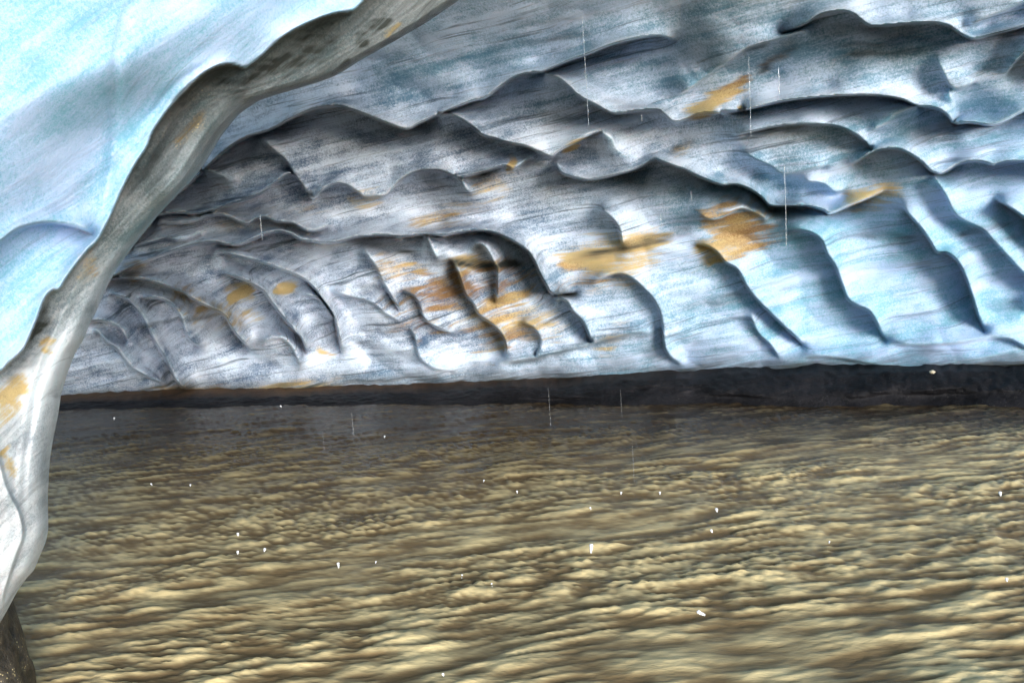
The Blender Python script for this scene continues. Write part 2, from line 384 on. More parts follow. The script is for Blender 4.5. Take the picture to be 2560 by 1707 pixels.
r(S(5, [(860, 300), (920, 290), (960, 325), (1000, 400), (1025, 455), (1026, 560), (1015, 690)]), .28, 22)
r(S(5, [(1410, 645), (1480, 662), (1520, 722), (1580, 782), (1620, 862), (1645, 940)]), .4, 30)
r(S(5, [(1180, 790), (1260, 830), (1300, 880), (1310, 950), (1270, 1030)]), .14, 16)
r(S(5, [(1640, 556), (1700, 512), (1800, 480), (1880, 492), (1950, 542), (2030, 622), (2080, 702), (2105, 790), (2110, 880), (2125, 970), (2170, 1032), (2250, 1085)]), .38, 30)
r(S(5, [(440, 830), (485, 880), (495, 950), (530, 1040), (620, 1100), (760, 1112)]), .16, 14)
r(S(5, [(1000, 1075), (1150, 1050), (1400, 1000), (1650, 940), (1900, 870), (2050, 850)]), .12, 12)
r(S(6, [(180, 300), (230, 292), (290, 300), (350, 340), (400, 402), (480, 452), (540, 562), (610, 652), (680, 722), (760, 802), (850, 882), (940, 970)]), .55, 36)
r(S(6, [(740, 210), (850, 188), (960, 210), (1030, 262), (1065, 350), (1120, 432), (1160, 542), (1200, 642), (1270, 690), (1340, 722), (1390, 802), (1425, 872), (1490, 935)]), .45, 34)
r(cat(S(3, [(1545, 1315), (1600, 1400), (1680, 1490)]), S(6, [(1740, 272), (1785, 340), (1850, 342), (1920, 402), (1970, 502), (2012, 622), (2052, 752), (2115, 885)])), .6, 40)
r(cat(S(3, [(1740, 1130), (1830, 1260), (1890, 1380), (1960, 1440)]), S(6, [(2080, 190), (2150, 262), (2250, 372), (2352, 482), (2500, 640), (2600, 800)])), .35, 34)
r(cat(S(3, [(2150, 1300), (2250, 1350), (2352, 1420), (2500, 1560)]), S(6, [(2700, 420), (2800, 600)])), .4, 36)
r(S(6, [(1440, 925), (1600, 945), (1750, 942), (1950, 930), (2120, 900), (2250, 905), (2352, 955), (2480, 1010)]), .18, 16)
r(S(6, [(850, 1040), (1000, 1020), (1150, 1030), (1400, 1075), (1700, 1090), (2000, 1050), (2352, 970)]), .12, 10)
# ---- small secondary lips
r(S(2, [(1690, 842), (1780, 890), (1830, 980), (1960, 1020)])[::-1], .14, 16)
r(S(3, [(500, 985), (600, 1040), (700, 1085), (780, 1140), (950, 1105), (1100, 1070)]), .16, 16)
r(S(3, [(900, 1180), (1040, 1200), (1110, 1250), (1200, 1230)]), .12, 16)
r(S(5, [(1700, 60), (1770, 110), (1825, 190), (1840, 300)]), .26, 16)
r(S(3, [(1780, 380), (1830, 490), (1870, 560), (1930, 580), (2050, 520)]), .16, 16)
r(S(1, [(1180, 1060), (1330, 1110), (1450, 1150), (1500, 1200)]), .14, 16)
r(S(5, [(-60, 590), (60, 630), (190, 660), (300, 740), (400, 800)]), .16, 16)
r(S(6, [(200, 80), (330, 130), (480, 60), (560, 70), (680, 130)]), .12, 16)
r(S(4, [(1960, 610), (2080, 650), (2180, 780)]), .10, 16)
r(S(6, [(560, 740), (610, 860), (690, 940), (760, 1040)]), .14, 16)
# ---- beyond the frame (continuing shells)
for (x0, y0, ln, h) in ((1000, 60, 190, .5), (1020, 300, 150, .4), (1060, 200, 170, .5), (620, -60, 260, .5), (900, -110, 260, .5), (300, -80, 240, .5), (500, -160, 300, .5)):
    r(np.array([(x0, y0 + 20), (x0 + .2 * ln, y0 - 18), (x0 + .45 * ln, y0 - 26), (x0 + .7 * ln, y0), (x0 + .85 * ln, y0 + 12), (x0 + ln, y0 - 4)]), h, 44)
EX = relief(X, Y, [(P, h * (1.1 if P[:, 1].mean() < 240 else 1.8 if P[:, 0].mean() < 350 else 1.0 if P[:, 0].mean() < 590 else .60), kw.get('ends', (.14, .14))) for P, h, L, kw in R if h > .05], st, 2.4)
near = np.clip(D / 9.0, .45, 1.3)
D = D + EX * near
PW = pt(X, Y, D)
# undulation in world space along the foliation
q = PW @ FOL; a = PW @ FT1; b = PW @ FT2
w = noise(a * .7, b * .7, q * .7)
und = noise(a * 1.4, b * 1.4, q * 3 + w) * .05 + noise(a * 1.8, b * 1.8, q * 9 + w) * .012
wl = worley(a * .95 + w * .5, b * .6 + noise(a, b, q) * .4, q * 1.7 + .35 * a)
wl2 = worley(a * 2.1 + w, b * 1.2, q * 3.6 + .8 * a + w)
und = und + (wl ** 2) * .20 + (wl2 ** 2) * .05
PW = pt(X, Y, D + und * 1.3)
N = grid_normals(PW)
# --- sediment on the ice
stain = np.zeros_like(D); dirt = np.zeros_like(D); clean = np.zeros_like(D); grit = np.zeros_like(D)
def PS(A, sh, pts, rad, val): paint(A, X, Y, S(sh, pts), rad * (1.3 if A is stain else 1), val)
PS(stain, 6, [(230, 190), (380, 150), (520, 130)], 14, .8); PS(stain, 6, [(250, 200), (340, 240), (440, 300), (480, 430)], 30, 1.1); PS(stain, 6, [(340, 220), (460, 210), (560, 260)], 26, .8); PS(stain, 6, [(330, 150), (420, 130), (520, 125)], 8, 1.3)
PS(stain, 5, [(1310, 450), (1500, 400), (1700, 340), (1900, 310), (2100, 270), (2250, 230)], 9, 1.5)
PS(stain, 5, [(1350, 520), (1500, 470), (1700, 430), (1900, 380), (2150, 330)], 18, .75)
PS(stain, 5, [(640, 420), (660, 560), (640, 720), (700, 820)], 34, .8); PS(stain, 5, [(770, 400), (800, 520), (830, 620)], 10, .9)
PS(stain, 5, [(600, 410), (780, 410), (1000, 430), (1240, 410)], 6, 1.1)
PS(stain, 5, [(1060, 440), (1080, 620), (1120, 780), (1220, 900), (1240, 1020)], 30, .8); PS(stain, 5, [(1180, 450), (1250, 540)], 20, .35)
PS(stain, 5, [(200, 480), (400, 430), (560, 420)], 12, .5); PS(stain, 5, [(1900, 700), (1860, 820), (1740, 930), (1720, 1120)], 7, .4)
PS(stain, 4, [(1440, 650), (1560, 620), (1700, 595)], 6, 1.6); PS(stain, 4, [(1740, 610), (1850, 575), (1980, 550)], 4.5, 1.5)
PS(stain, 4, [(1300, 660), (1420, 720), (1600, 730), (1780, 740)], 18, .4); PS(stain, 4, [(1050, 590), (1200, 650), (1330, 730), (1200, 780)], 12, .45)
PS(stain, 4, [(800, 1300), (950, 1250), (1130, 1240), (1400, 1240), (1600, 1270), (2352, 1200)], 6, .9)
PS(stain, 4, [(700, 1340), (1000, 1290), (1300, 1260), (1700, 1270), (2300, 1240)], 5, .9)
PS(stain, 4, [(2040, 950), (2110, 980), (2230, 1030)], 3, .9); PS(stain, 4, [(1000, 400), (880, 460), (780, 520)], 7, .5)
PS(stain, 4, [(1050, 240), (1500, 120), (1900, 60), (2352, -60)], 14, .22)
PS(stain, 3, [(40, 770), (200, 740), (330, 650), (480, 560), (570, 500), (640, 440)], 6, 1.25); PS(stain, 3, [(560, 490), (700, 400), (860, 290)], 5, .6)
PS(stain, 3, [(1100, 1370), (1250, 1320), (1400, 1265), (1600, 1190)], 9, .8); PS(stain, 3, [(500, 700), (560, 680)], 6, .5)
PS(stain, 2, [(360, 1540), (600, 1450), (900, 1330), (1160, 1250)], 10, .5); PS(stain, 2, [(1080, 1090), (1180, 1070)], 8, .9); PS(stain, 2, [(0, 1260), (120, 1300), (300, 1290)], 8, .6)
PS(stain, 2, [(1420, 1000), (1550, 930), (1640, 880)], 3, .8); PS(stain, 2, [(2110, 1020), (2352, 900)], 5, .55); PS(stain, 2, [(800, 1230), (950, 1220), (1150, 1180)], 7, .5)
PS(dirt, 2, [(1140, 300), (1400, 250), (1680, 205)], 3.2, .85); PS(dirt, 2, [(1100, 180), (1500, 120), (1900, 70)], 4, .35)
PS(dirt, 2, [(800, 1190), (950, 1150), (1080, 1110)], 6, .9); PS(dirt, 2, [(1180, 1110), (1240, 1070), (1400, 1050)], 6, .7)
PS(dirt, 2, [(1600, 1270), (1800, 1180), (2000, 1230), (2150, 1330)], 22, .4); PS(dirt, 2, [(480, 1180), (620, 1150), (760, 1180)], 16, .55)
PS(dirt, 2, [(2120, 1000), (2250, 930), (2352, 890)], 4, .8); PS(dirt, 2, [(1650, 640), (2000, 720), (2200, 700), (2352, 620)], 6, .4)
PS(dirt, 3, [(560, 520), (700, 400), (820, 300), (910, 268)], 5, 1.0); PS(dirt, 3, [(900, 230), (1100, 180), (1350, 200), (1600, 210), (1900, 230)], 10, .45)
PS(dirt, 3, [(1100, 370), (1300, 350), (1600, 340), (1800, 320)], 4, .7); PS(dirt, 3, [(1100, 300), (1300, 285), (1500, 290)], 3, .5)
PS(dirt, 3, [(480, 350), (580, 300), (700, 270)], 3, .7); PS(dirt, 3, [(500, 880), (750, 830), (1000, 812)], 4, .5); PS(dirt, 3, [(1380, 910), (1700, 860), (2000, 810)], 8, .4)
PS(dirt, 3, [(0, 1000), (120, 940), (240, 910)], 4, 1.0); PS(dirt, 3, [(2050, 250), (2200, 210), (2352, 190)], 6, .7)
PS(dirt, 5, [(600, 400), (740, 392), (850, 415), (1000, 420), (1100, 412), (1250, 395)], 4.5, 1.2); PS(dirt, 5, [(1500, 370), (1750, 330), (2000, 270), (2250, 215)], 4.5, .9); PS(dirt, 5, [(1750, 340), (1850, 320)], 9, .5)
PS(dirt, 5, [(0, 275), (200, 290), (400, 330), (580, 390)], 5, .7); PS(dirt, 5, [(880, 330), (960, 320)], 7, .6); PS(dirt, 5, [(1390, 615), (1550, 600)], 4, .8)
PS(dirt, 5, [(1000, 1080), (1250, 1040), (1500, 970), (1800, 890), (2030, 850)], 4, .6); PS(dirt, 5, [(100, 590), (280, 560)], 6, .4)
PS(dirt, 6, [(0, 230), (120, 215), (230, 200)], 6, .8); PS(dirt, 6, [(560, 80), (700, 60), (830, 60), (1000, 90)], 10, .75); PS(dirt, 6, [(0, 740), (250, 680), (480, 630), (600, 650)], 6, .55)
PS(dirt, 6, [(1060, 240), (1300, 220), (1560, 250), (1740, 240)], 4.5, .6); PS(dirt, 6, [(1850, 240), (2100, 180), (2352, 130)], 4, .6); PS(dirt, 6, [(2000, 290), (2150, 260), (2352, 220)], 5, .5)
PS(dirt, 6, [(700, 600), (950, 540), (1160, 530)], 4, .35); PS(dirt, 4, [(800, 840), (960, 820), (1100, 790), (1400, 760), (1480, 750)], 3, .75)
PS(dirt, 4, [(1860, 700), (2080, 650)], 3, .5); PS(dirt, 4, [(760, 510), (860, 440), (960, 400)], 8, .8); PS(dirt, 4, [(1300, 640), (1440, 700), (1480, 760)], 6, .6)
PS(dirt, 4, [(1100, 140), (1300, 110), (1450, 100), (1600, 150), (1900, 160), (2352, 250)], 14, .45); PS(dirt, 4, [(900, 1290), (980, 1260), (1230, 1240), (1240, 1280)], 4, .6)
PS(dirt, 4, [(900, 250), (1300, 180), (1700, 150), (2352, 60)], 22, .35)
# grimy bands low in the deep left part, clean blue ice towards the right
dpt = ss(330, 1000, X + (Y - 300) * .3)
clean = np.clip(ss(430, 860, X) * ss(90, 260, Y + (X - 700) * .15) * .95 + ss(500, 300, X + 1.2 * Y) * .15, 0, 1)
clean = np.clip(clean + .42 * ss(130, 40, Y - .05 * X) * ss(250, 420, X), 0, 1)
clean = np.clip(clean + .25 * ss(330, 380, Y) * ss(250, 450, X), 0, 1) * (1 - .8 * np.clip(stain, 0, 1))
# foot of the wall turns muddy
yf = yb(X)
foot = ss(yf - 30 + 12 * noise(X * .02, 0, 3.) + 5 * noise(X * .09, Y * .1, 1.), yf - 6, Y)
dirt = np.maximum(dirt, foot * .8)
deep = ss(520, 60, X) * ss(150, 250, Y)
dirt = np.maximum(dirt, deep * .12)
AT = dict(stain=stain, dirt=dirt, clean=clean, grit=grit)

# unseen roof rows added overhead to hold sky light off the water
ext = []; NEXT = 16
for j in range(NEXT, 0, -1):
    t = 3.2 * (j / NEXT) ** 1.3
    e_ = PW[0].copy(); e_[:, 1] -= t; e_[:, 2] += .10 * t + .012 * t * t + noise(e_[:, 0] * .9, e_[:, 1] * .9, 2.) * .15 * min(1, t)
    ext.append(e_)
PW = np.concatenate([np.array(ext), PW], 0)
nr, nc = PW.shape[:2]
N = np.concatenate([grid_normals(PW)[:NEXT], N], 0)
AT = {k_: np.concatenate([np.repeat(v_[:1], NEXT, 0), v_], 0) for k_, v_ in AT.items()}
X = np.concatenate([np.repeat(X[:1], NEXT, 0), X], 0); Y = np.concatenate([np.full((NEXT, nc), -400.), Y], 0)
cave = empty('ice_cave', (0.5, 9.0, 0)); tag(cave, 'scalloped grey blue ice vault with rusty streaks over the brown river', 'ice cave')
# roof / wall are parted along the long overhanging lip
lip = smooth(cat(np.array([(-300, 330), (0, 300)]), S(4, [(640, 560), (860, 440), (1150, 322), (1280, 282), (1400, 272), (1560, 292), (1820, 206), (1960, 256), (2180, 276)]),
      S(5, [(20, 262), (300, 230), (690, 230), (880, 200), (1080, 240), (1230, 335), (1262, 385)]), S(5, [(1310, 440), (1700, 345), (2250, 230)]),
      S(3, [(300, 1420), (600, 1340), (690, 1340), (930, 1345), (1085, 1392), (1340, 1292), (1620, 1170), (1800, 1132), (2020, 1050), (2150, 1076), (2300, 1050)]), np.array([(1100, 170), (1500, 150)])), 4)
ly = np.interp(X[0], lip[:, 0][np.argsort(lip[:, 0])], lip[:, 1][np.argsort(lip[:, 0])])
fy = Y[:-1, :-1] + st / 2
mroof = fy < ly[None, :-1]
Vf = PW.reshape(-1, 3)
make_mesh('roof', Vf, grid_faces(nr, nc, mroof), ICE, cave, AT, N)
make_mesh('wall', Vf, grid_faces(nr, nc, ~mroof), ICE, cave, AT, N)

# ------------------------------------------------------------------ mud bank
MUD, nt, b = nodes_of('wet_black_mud'); k = NB(nt); P = k.pos()
n1 = k.noise(P, 2.2, 5, .6); n2 = k.noise(P, 30, 4, .75)
n3 = k.rng(k.noise(P, 95, 2, .6), .66, .74)
v = k.math('ADD', k.math('ADD', n1, k.math('MULTIPLY', n2, .6)), k.math('MULTIPLY', n3, .4))
cA = k.mix(k.rng(v, .6, 1.05), (.004, .004, .005, 1), (.020, .019, .022, 1))
cA = k.mix(k.math('MULTIPLY', n3, .8), cA, (.16, .15, .14, 1)); top = k.attr('rust'); cA = k.mix(k.math('MULTIPLY', top, k.rng(v, .55, 1.0, .3, 1.0), clamp=True), cA, (.13, .066, .028, 1))
k.link(cA, b.inputs['Base Color']); b.inputs['Roughness'].default_value = .6; b.inputs['Specular IOR Level'].default_value = .1
k.link(k.bump(v, .6, .03), b.inputs['Normal'])
bx = np.arange(-190, 1240, 2.0); tv = np.linspace(0, 1, 46)
BX, T = np.meshgrid(bx, tv)
Rs = Rshore(BX); 
yB = yb(BX)
dB = dirs(BX, yB); Rtop = Rs + .45; ztop = np.maximum(CAMZ + dB[..., 2] * Rtop, .05)
rr_ = np.interp(T, [0, .15, .3, .5, .7, .85, 1], [-.7, -.1, .02, .12, .28, .45, 1.4])
zz = np.interp(T, [0, .15, .3, .5, .7, .85, 1], [-.8, -.2, .25, .55, .82, 1.0, 1.03]) * ztop
d0 = dirs(BX, yB); d0 = d0[..., :2]
th = BX * .02
wob = noise(BX * .012, T * 2, 3.3) * .16 + noise(BX * .05, T * 5, 1.3) * .05 + noise(BX * .2, T * 12, 7.3) * .012
# scooped pockets in the right part
sc_ = np.zeros_like(BX)
for cx, wd in ((735, 70), (960, 90), (560, 60), (1130, 90)):
    sc_ += np.where(BX < cx, np.exp(-((BX - cx) / wd) ** 2), np.exp(-((BX - cx) / 22) ** 2)) * np.exp(-((T - .28) / .14) ** 2)
zz = zz + noise(BX * .03, 0, 4.4) * .10 * ztop * ss(.5, .9, T) + noise(BX * .13, T * 9, 2.2) * .02 * ss(.2, .5, T)
rg = Rs + rr_ + wob * ss(.2, .5, T) * (T < .9) + sc_ * .16
BP = np.concatenate([d0 * rg[..., None], (zz + wob * .12 * (zz > 0) * np.clip(ztop / .3, 0, 1))[..., None]], -1); BP[..., :2] += CAM[:2]
rust = ss(.80, .97, T) * ss(820, 300, BX)
bank = make_mesh('mud_bank', BP.reshape(-1, 3), grid_faces(*BX.shape, flip=True), MUD, None, dict(rust=rust))
tag(bank, kind='structure')

# ------------------------------------------------------------------ foreground ice column and arch
sil = cat(np.array([(700, -260), (560, -110)]), S(2, [(780, 0), (560, 150), (300, 300), (130, 395), (0, 480)]),
          S(1, [(2110, 528), (1950, 575), (1700, 650), (1560, 745), (1450, 880), (1330, 1080), (1240, 1190), (1140, 1290), (1020, 1420)]),
          S(4, [(870, 300), (760, 450), (700, 560), (650, 680), (590, 800), (550, 900), (490, 1000), (440, 1130), (400, 1260), (380, 1400)]),
          S(7, [(345, 0), (325, 130), (312, 350), (316, 580), (300, 660), (220, 850), (180, 890), (120, 970), (40, 1120), (0, 1190), (-90, 1300)]), np.array([(-70, 660), (-110, 720), (-130, 760)]))
sy = sil[:, 1].copy()
for i in range(1, len(sy)): sy[i] = max(sy[i], sy[i - 1] + .3)
XS = lambda y: np.interp(y, sy, sil[:, 0])
fy_ = np.arange(-200, 745, 1.35); nr2 = len(fy_)
XR = XS(fy_); XR = np.convolve(np.pad(XR, 2, 'edge'), np.ones(5) / 5, 'valid')
# columns: dense by the edge, reaching 330 px left of the frame
nmain = 430
uu = np.linspace(0, 1, nmain); uu = 1 - (1 - uu) ** 1.35
XL = -330.0
FX = XL + (XR[:, None] - XL) * uu[None, :]; FY = np.repeat(fy_[:, None], nmain, 1)
# base range: near at the left, receding towards the arch top
_kn = np.hanning(101); _kn /= _kn.sum(); XRS = np.convolve(np.pad(XR, 50, 'edge'), _kn, 'valid')
dfe = (XR[:, None] - FX)                       # picture distance from the silhouette
FD = 3.7 + 0.0 * FX + 0.55 * ss(260, -60, FY) * ss(0, 420, FX) - .7 * ss(0, 260, XRS[:, None] - FX) + .25 * ss(420, 640, FY)
# round the outer edge backwards
FD = FD + .30 * np.exp(-dfe / 5.0) + .12 * np.exp(-dfe / 20.0)
FE = np.zeros_like(FD)
ridge = cat(S(7, [(-300, 40)])[:0], S(4, [(-200, 1230), (0, 1120), (60, 1060), (150, 980), (200, 880), (250, 760), (290, 650), (340, 590), (390, 580), (440, 500), (500, 420), (580, 320), (640, 262)]),
            S(1, [(720, 1420), (790, 1260), (870, 1100), (960, 960), (1000, 860), (1080, 740), (1200, 600), (1330, 480), (1450, 425), (1540, 425), (1610, 440), (1700, 372), (1850, 240), (2050, 135), (2200, 87), (2290, 75), (2352, 30)]), np.array([(420, -60), (500, -160)]))
fgs = 1.25
GX, GY = np.meshgrid(np.arange(-340, 640, fgs), np.arange(-210, 752, fgs))
FR = [(ridge, .30, (.02, .02)),
      (cat(S(4, [(-350, 520), (-250, 420), (-100, 330), (0, 270), (130, 182), (300, 145), (480, 165), (600, 215), (632, 232)])), .20, (.1, .1)),
      (S(7, [(-60, -80), (0, 130), (50, 310), (130, 470), (155, 620), (110, 750), (60, 900), (5, 1080)])[::-1], .10, (.1, .1)),
      (S(1, [(1060, 1330), (1180, 1200), (1300, 1020), (1420, 850), (1540, 720)])[::1], .05, (.2, .2))]
FEg = relief(GX, GY, FR, fgs, 1.9, 1)
FE = bilin(FEg, (FX + 340) / fgs, (FY + 210) / fgs)
FD = FD + FE
for P_, h_, w_2 in ((S(1, [(870, -60), (800, 180), (760, 400), (745, 700), (735, 1000), (690, 1300), (650, 1480)]), .022, 5), (S(1, [(1500, 800), (1570, 700), (1600, 600), (1612, 470)]), .05, 6),
                    (S(1, [(960, 800), (1090, 620), (1230, 490), (1400, 400)]), .02, 4), (S(1, [(1180, 1180), (1300, 1000), (1420, 830), (1540, 690)]), .03, 4), (S(1, [(900, 1200), (1000, 1000), (1150, 760)]), .02, 5)):
    d_, s_g, f_ = poly_dist(FX, FY, smooth(P_)); FD = FD + h_ * np.exp(-(d_ / w_2) ** 2) * ss(0, .2, f_) * (1 - ss(.8, 1, f_))
# hollow between column and outer shell low on the left
FP = pt(FX, FY, FD)
fa = FP @ np.array([.35, .1, .93])
un = noise(FP[..., 0] * 1.5, FP[..., 1] * 1.5, FP[..., 2] * 1.5) * .03 + noise(FP[..., 0] * 5, FP[..., 1] * 5, FP[..., 2] * 5) * .012
band_t = np.exp(-(dfe / 60) ** 2)
alongn = noise((dfe) * .11, FY * .006, 5.1) * .02 * band_t
FP = pt(FX, FY, FD + un + alongn)
# back side: wrap round with real thickness
nb = 40; back = []
for j in range(1, nb + 1):
    t = j / nb
    bxp = XR - (XR - XL) * (t ** 1.6) * .98
    th_ = .30 + .42 + 1.15 * (1 - (1 - t) ** 2.2)
    back.append(pt(bxp, fy_, FD[:, -1] - .42 + th_ * 1.0 + un[:, -1]))
BK = np.stack(back, 1)
FPA = np.concatenate([FP, BK], 1)
FN = grid_normals(FPA)
fst = np.zeros_like(FX); fdi = np.zeros_like(FX); fcl = np.ones_like(FX); fgr = np.zeros_like(FX)
PF = lambda A, sh, pts, rad, val: paint(A, FX, FY, S(sh, pts), rad, val)
rd, rs_, _ = poly_dist(FX, FY, smooth(ridge, 4))
inb = np.where(rs_ > 0, ss(-1, 3, rd), 0) * ss(1.2, 0, np.abs(FY - 100) / 1e9 + 0)
inb = np.where(rs_ > 0, ss(0, 2.0, rd), 0.0)
lowc = ss(250, 440, FY)
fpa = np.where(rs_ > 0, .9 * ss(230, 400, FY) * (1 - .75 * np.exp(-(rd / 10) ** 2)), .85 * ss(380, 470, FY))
fcl = np.where(rs_ > 0, .12 + .15 * lowc + .25 * np.exp(-(dfe / 14) ** 2) * ss(90, 200, FY), 1.0)
fcl = np.where(dfe < 3, np.maximum(fcl, .6), fcl)
PF(fdi, 1, [(700, 1420), (900, 1100), (1100, 880), (1330, 560), (1480, 480)], 15, .55)
PF(fdi, 1, [(1200, 860), (1350, 680), (1500, 560), (1600, 520), (1800, 420), (2000, 330), (2200, 240), (2400, 100)], 15, .85)
PF(fdi, 1, [(1650, 450), (1900, 260), (2200, 130), (2400, 10)], 13, .6)
PF(fdi, 2, [(0, 380), (160, 240), (300, 120), (420, 0)], 11, .85); PF(fdi, 2, [(60, 420), (300, 290), (560, 150), (760, 20)], 5, .7)
PF(fdi, 4, [(30, 1060), (170, 960), (260, 780), (310, 640), (350, 600)], 10, .85); PF(fdi, 4, [(0, 1200), (120, 1060), (300, 900)], 12, .4)
PF(fdi, 1, [(1000, 1240), (1200, 1000), (1400, 840)], 5, .5); PF(fdi, 1, [(2120, 520), (2250, 430), (2350, 350)], 5, 1.0)
PF(fst, 1, [(1100, 1000), (1250, 800), (1400, 640)], 14, .35); PF(fst, 1, [(1150, 940), (1200, 880)], 6, .4)
PF(fst, 4, [(430, 560), (550, 450), (680, 330)], 12, .45); PF(fst, 4, [(180, 1150), (110, 1250), (90, 1400)], 9, 1.3); PF(fst, 4, [(290, 1000), (330, 880)], 7, .7)
PF(fst, 4, [(230, 1080), (60, 1250), (30, 1450), (60, 1568)], 13, .7); PF(fst, 7, [(40, -40), (40, 130), (90, 280)], 5, .7); PF(fst, 2, [(250, 260), (420, 140)], 5, .5)
PF(fst, 4, [(0, 1290), (100, 1180)], 8, .7)
for sh, pts, rad, val in ((1, [(1130, 1010), (1210, 880), (1330, 740)], 5, 1.0), (1, [(1120, 900), (1180, 900)], 3, .9), (1, [(1290, 630), (1340, 580)], 4, .6), (4, [(770, 180), (820, 130), (890, 50)], 4, .8),
                          (4, [(520, 500), (600, 440), (680, 280)], 8, .35), (4, [(140, 640), (160, 540), (330, 420)], 9, .22)):
    PF(fgr, sh, pts, rad, val)
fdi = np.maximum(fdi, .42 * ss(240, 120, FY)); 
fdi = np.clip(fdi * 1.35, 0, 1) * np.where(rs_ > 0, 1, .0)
# veiled darker clouds in the outer shell
cloud = ss(.05, .5, noise(FX * .02 + FY * .01, FY * .03, 2.2) ) 
pad = lambda A: np.concatenate([A, np.repeat(A[:, -1:], nb, 1)], 1)
FTA = np.array([.45, -.1, .88]); FTA /= np.linalg.norm(FTA)
nF = np.array([-.64, -.15, .75]); nF /= np.linalg.norm(nF); tF = np.cross([0, 1, 0], nF); tF /= np.linalg.norm(tF)
ICE2 = ice_material('bright_cyan_ice', fol=(nF, tF, np.cross(nF, tF)), grey=(.08, .09, .085), white=(.40, .42, .41), clean=(.33, .61, .72), lam=.45, s=1.9)
colm = make_mesh('ice_column', FPA.reshape(-1, 3), grid_faces(*FPA.shape[:2]), ICE2, None, dict(stain=pad(fst), dirt=pad(fdi), clean=pad(fcl), grit=pad(fgr), pale=pad(fpa)), FN)
tag(colm, 'bright cyan ice shell with grimy grey rim, standing as a column on the left', 'ice column')

# ------------------------------------------------------------------ dark rock under the column
ROCK, nt, b = nodes_of('silty_dark_rock'); k = NB(nt); P = k.pos()
n1 = k.noise(P, 9, 6, .7); vo = nt.nodes.new('ShaderNodeTexVoronoi'); vo.inputs['Scale'].default_value = 70; k.link(P, vo.inputs['Vector'])
cR = k.mix(k.rng(n1, .35, .7), (.012, .010, .008, 1), (.09, .072, .05, 1))
cR = k.mix(k.math('MULTIPLY', k.rng(vo.outputs['Distance'], .30, .12), k.rng(n1, .5, .6)), cR, (.75, .6, .3, 1))
k.link(cR, b.inputs['Base Color']); b.inputs['Roughness'].default_value = .45; k.link(k.bump(n1, .7, .04), b.inputs['Normal'])
import bmesh
def blob(name, mat, rad, sub=4, amp=.2, fr=2.0, seed=0.0, parent=None):
    bm = bmesh.new(); bmesh.ops.create_icosphere(bm, subdivisions=sub, radius=1)
    V = np.array([v.co[:] for v in bm.verts]); n = noise(V[:, 0] * fr + seed, V[:, 1] * fr, V[:, 2] * fr) * amp + noise(V[:, 0] * fr * 3 + seed, V[:, 1] * fr * 3, V[:, 2] * fr * 3) * amp * .35
    V = V * (1 + n)[:, None] * np.array(rad)
    Fc = np.array([[q.index for q in f.verts] for f in bm.faces]); bm.free()
    return make_mesh(name, V, Fc, mat, parent)
rk = blob('rock', ROCK, (.42, .42, .75), 5, .2, 1.3, 4.0)
p = on_plane(np.array(-32.), np.array(745.), .0); rk.location = (p[0] - .19, p[1] + .1, .15)
tag(rk, 'dark brown gold flecked rock at the foot of the white ice column', 'rock')

# ------------------------------------------------------------------ water
WAT, nt, b = nodes_of('silty_water'); k = NB(nt); P = k.pos()
v1 = k.noise(P, 1.1, 3, .5)
sp = nt.nodes.new('ShaderNodeSeparateXYZ'); k.link(P, sp.inputs[0])
rip = k.noise(k.comb(k.math('MULTIPLY', sp.outputs[0], 9), k.math('MULTIPLY', sp.outputs[1], 26), 0.0), 1, 4, .65)
cW = k.mix(k.rng(k.math('ADD', k.attr('crest_lit'), k.math('MULTIPLY', k.math('SUBTRACT', v1, .5), .5)), 0.0, .95), (.22, .145, .07, 1), (.82, .64, .33, 1))
fshade = k.attr('far_shade')      # cave shade on the far water, put into its colour
fshade = k.math('MULTIPLY', fshade, k.rng(k.noise(k.comb(k.math('MULTIPLY', sp.outputs[0], 1.6), k.math('MULTIPLY', sp.outputs[1], 5.5), 3.0), 1, 4, .6), .36, .56, .9, 1.05), clamp=True)
cW = k.mix(k.math('MULTIPLY', fshade, .95), cW, (.035, .022, .014, 1))
k.link(cW, b.inputs['Base Color']); b.inputs['Roughness'].default_value = .16; b.inputs['IOR'].default_value = 1.33; b.inputs['Specular IOR Level'].default_value = .10
k.link(k.bump(rip, .5, .02), b.inputs['Normal'])
wx = np.arange(-160, 1190, 1.6); wy = np.concatenate([np.arange(388, 400, .8), np.arange(400, 480, 1.0), np.arange(480, 800, 1.6)])
WX, WY = np.meshgrid(wx, wy)
WP = on_plane(WX, WY)
x, y = WP[..., 0], WP[..., 1]
ca, sa = math.cos(.10), math.sin(.10)
xa, ya = x * ca + y * sa, -x * sa + y * ca
wq = noise(xa * .8, ya * .8, 9.) * .5
def rid(v): return 1 - np.abs(v) * 1.6
pat = np.clip(.95 + .7 * noise(xa * .45, ya * 1.1, 12.), .45, 1.45); pat2 = np.clip(1.0 - .9 * noise(xa * .7 + 9, ya * 1.9, 15.), .3, 1.7)
hgt = noise(xa * .8, ya * 2.6 + wq, 1.) * .020 + noise(xa * 2.3, ya * 9.6 + wq * 2, 2.) * .0155 * pat2 + noise(xa * 5.2, ya * 24 + wq * 4, 3.) * .0125 * pat + noise(xa * 10.5, ya * 48 + wq * 6, 4.) * .006 * pat
hgt = hgt + .2 * np.abs(hgt) 
dist_ = np.hypot(x, y)
calm = 1
crest_lit = ss(-.9, 1.5, (hgt - noise(xa * .8, ya * 2.6 + wq, 1.) * .020) / .0115)  # lit crests and dim troughs painted into the water colour by wave height
WP[..., 2] = hgt * np.interp(dist_, [3, 6, 9, 14], [1.2, 1.15, .95, .65])
wid = np.interp(WX, [60, 400, 800, 1024], [8.0, 6.0, 3.0, 2.0])
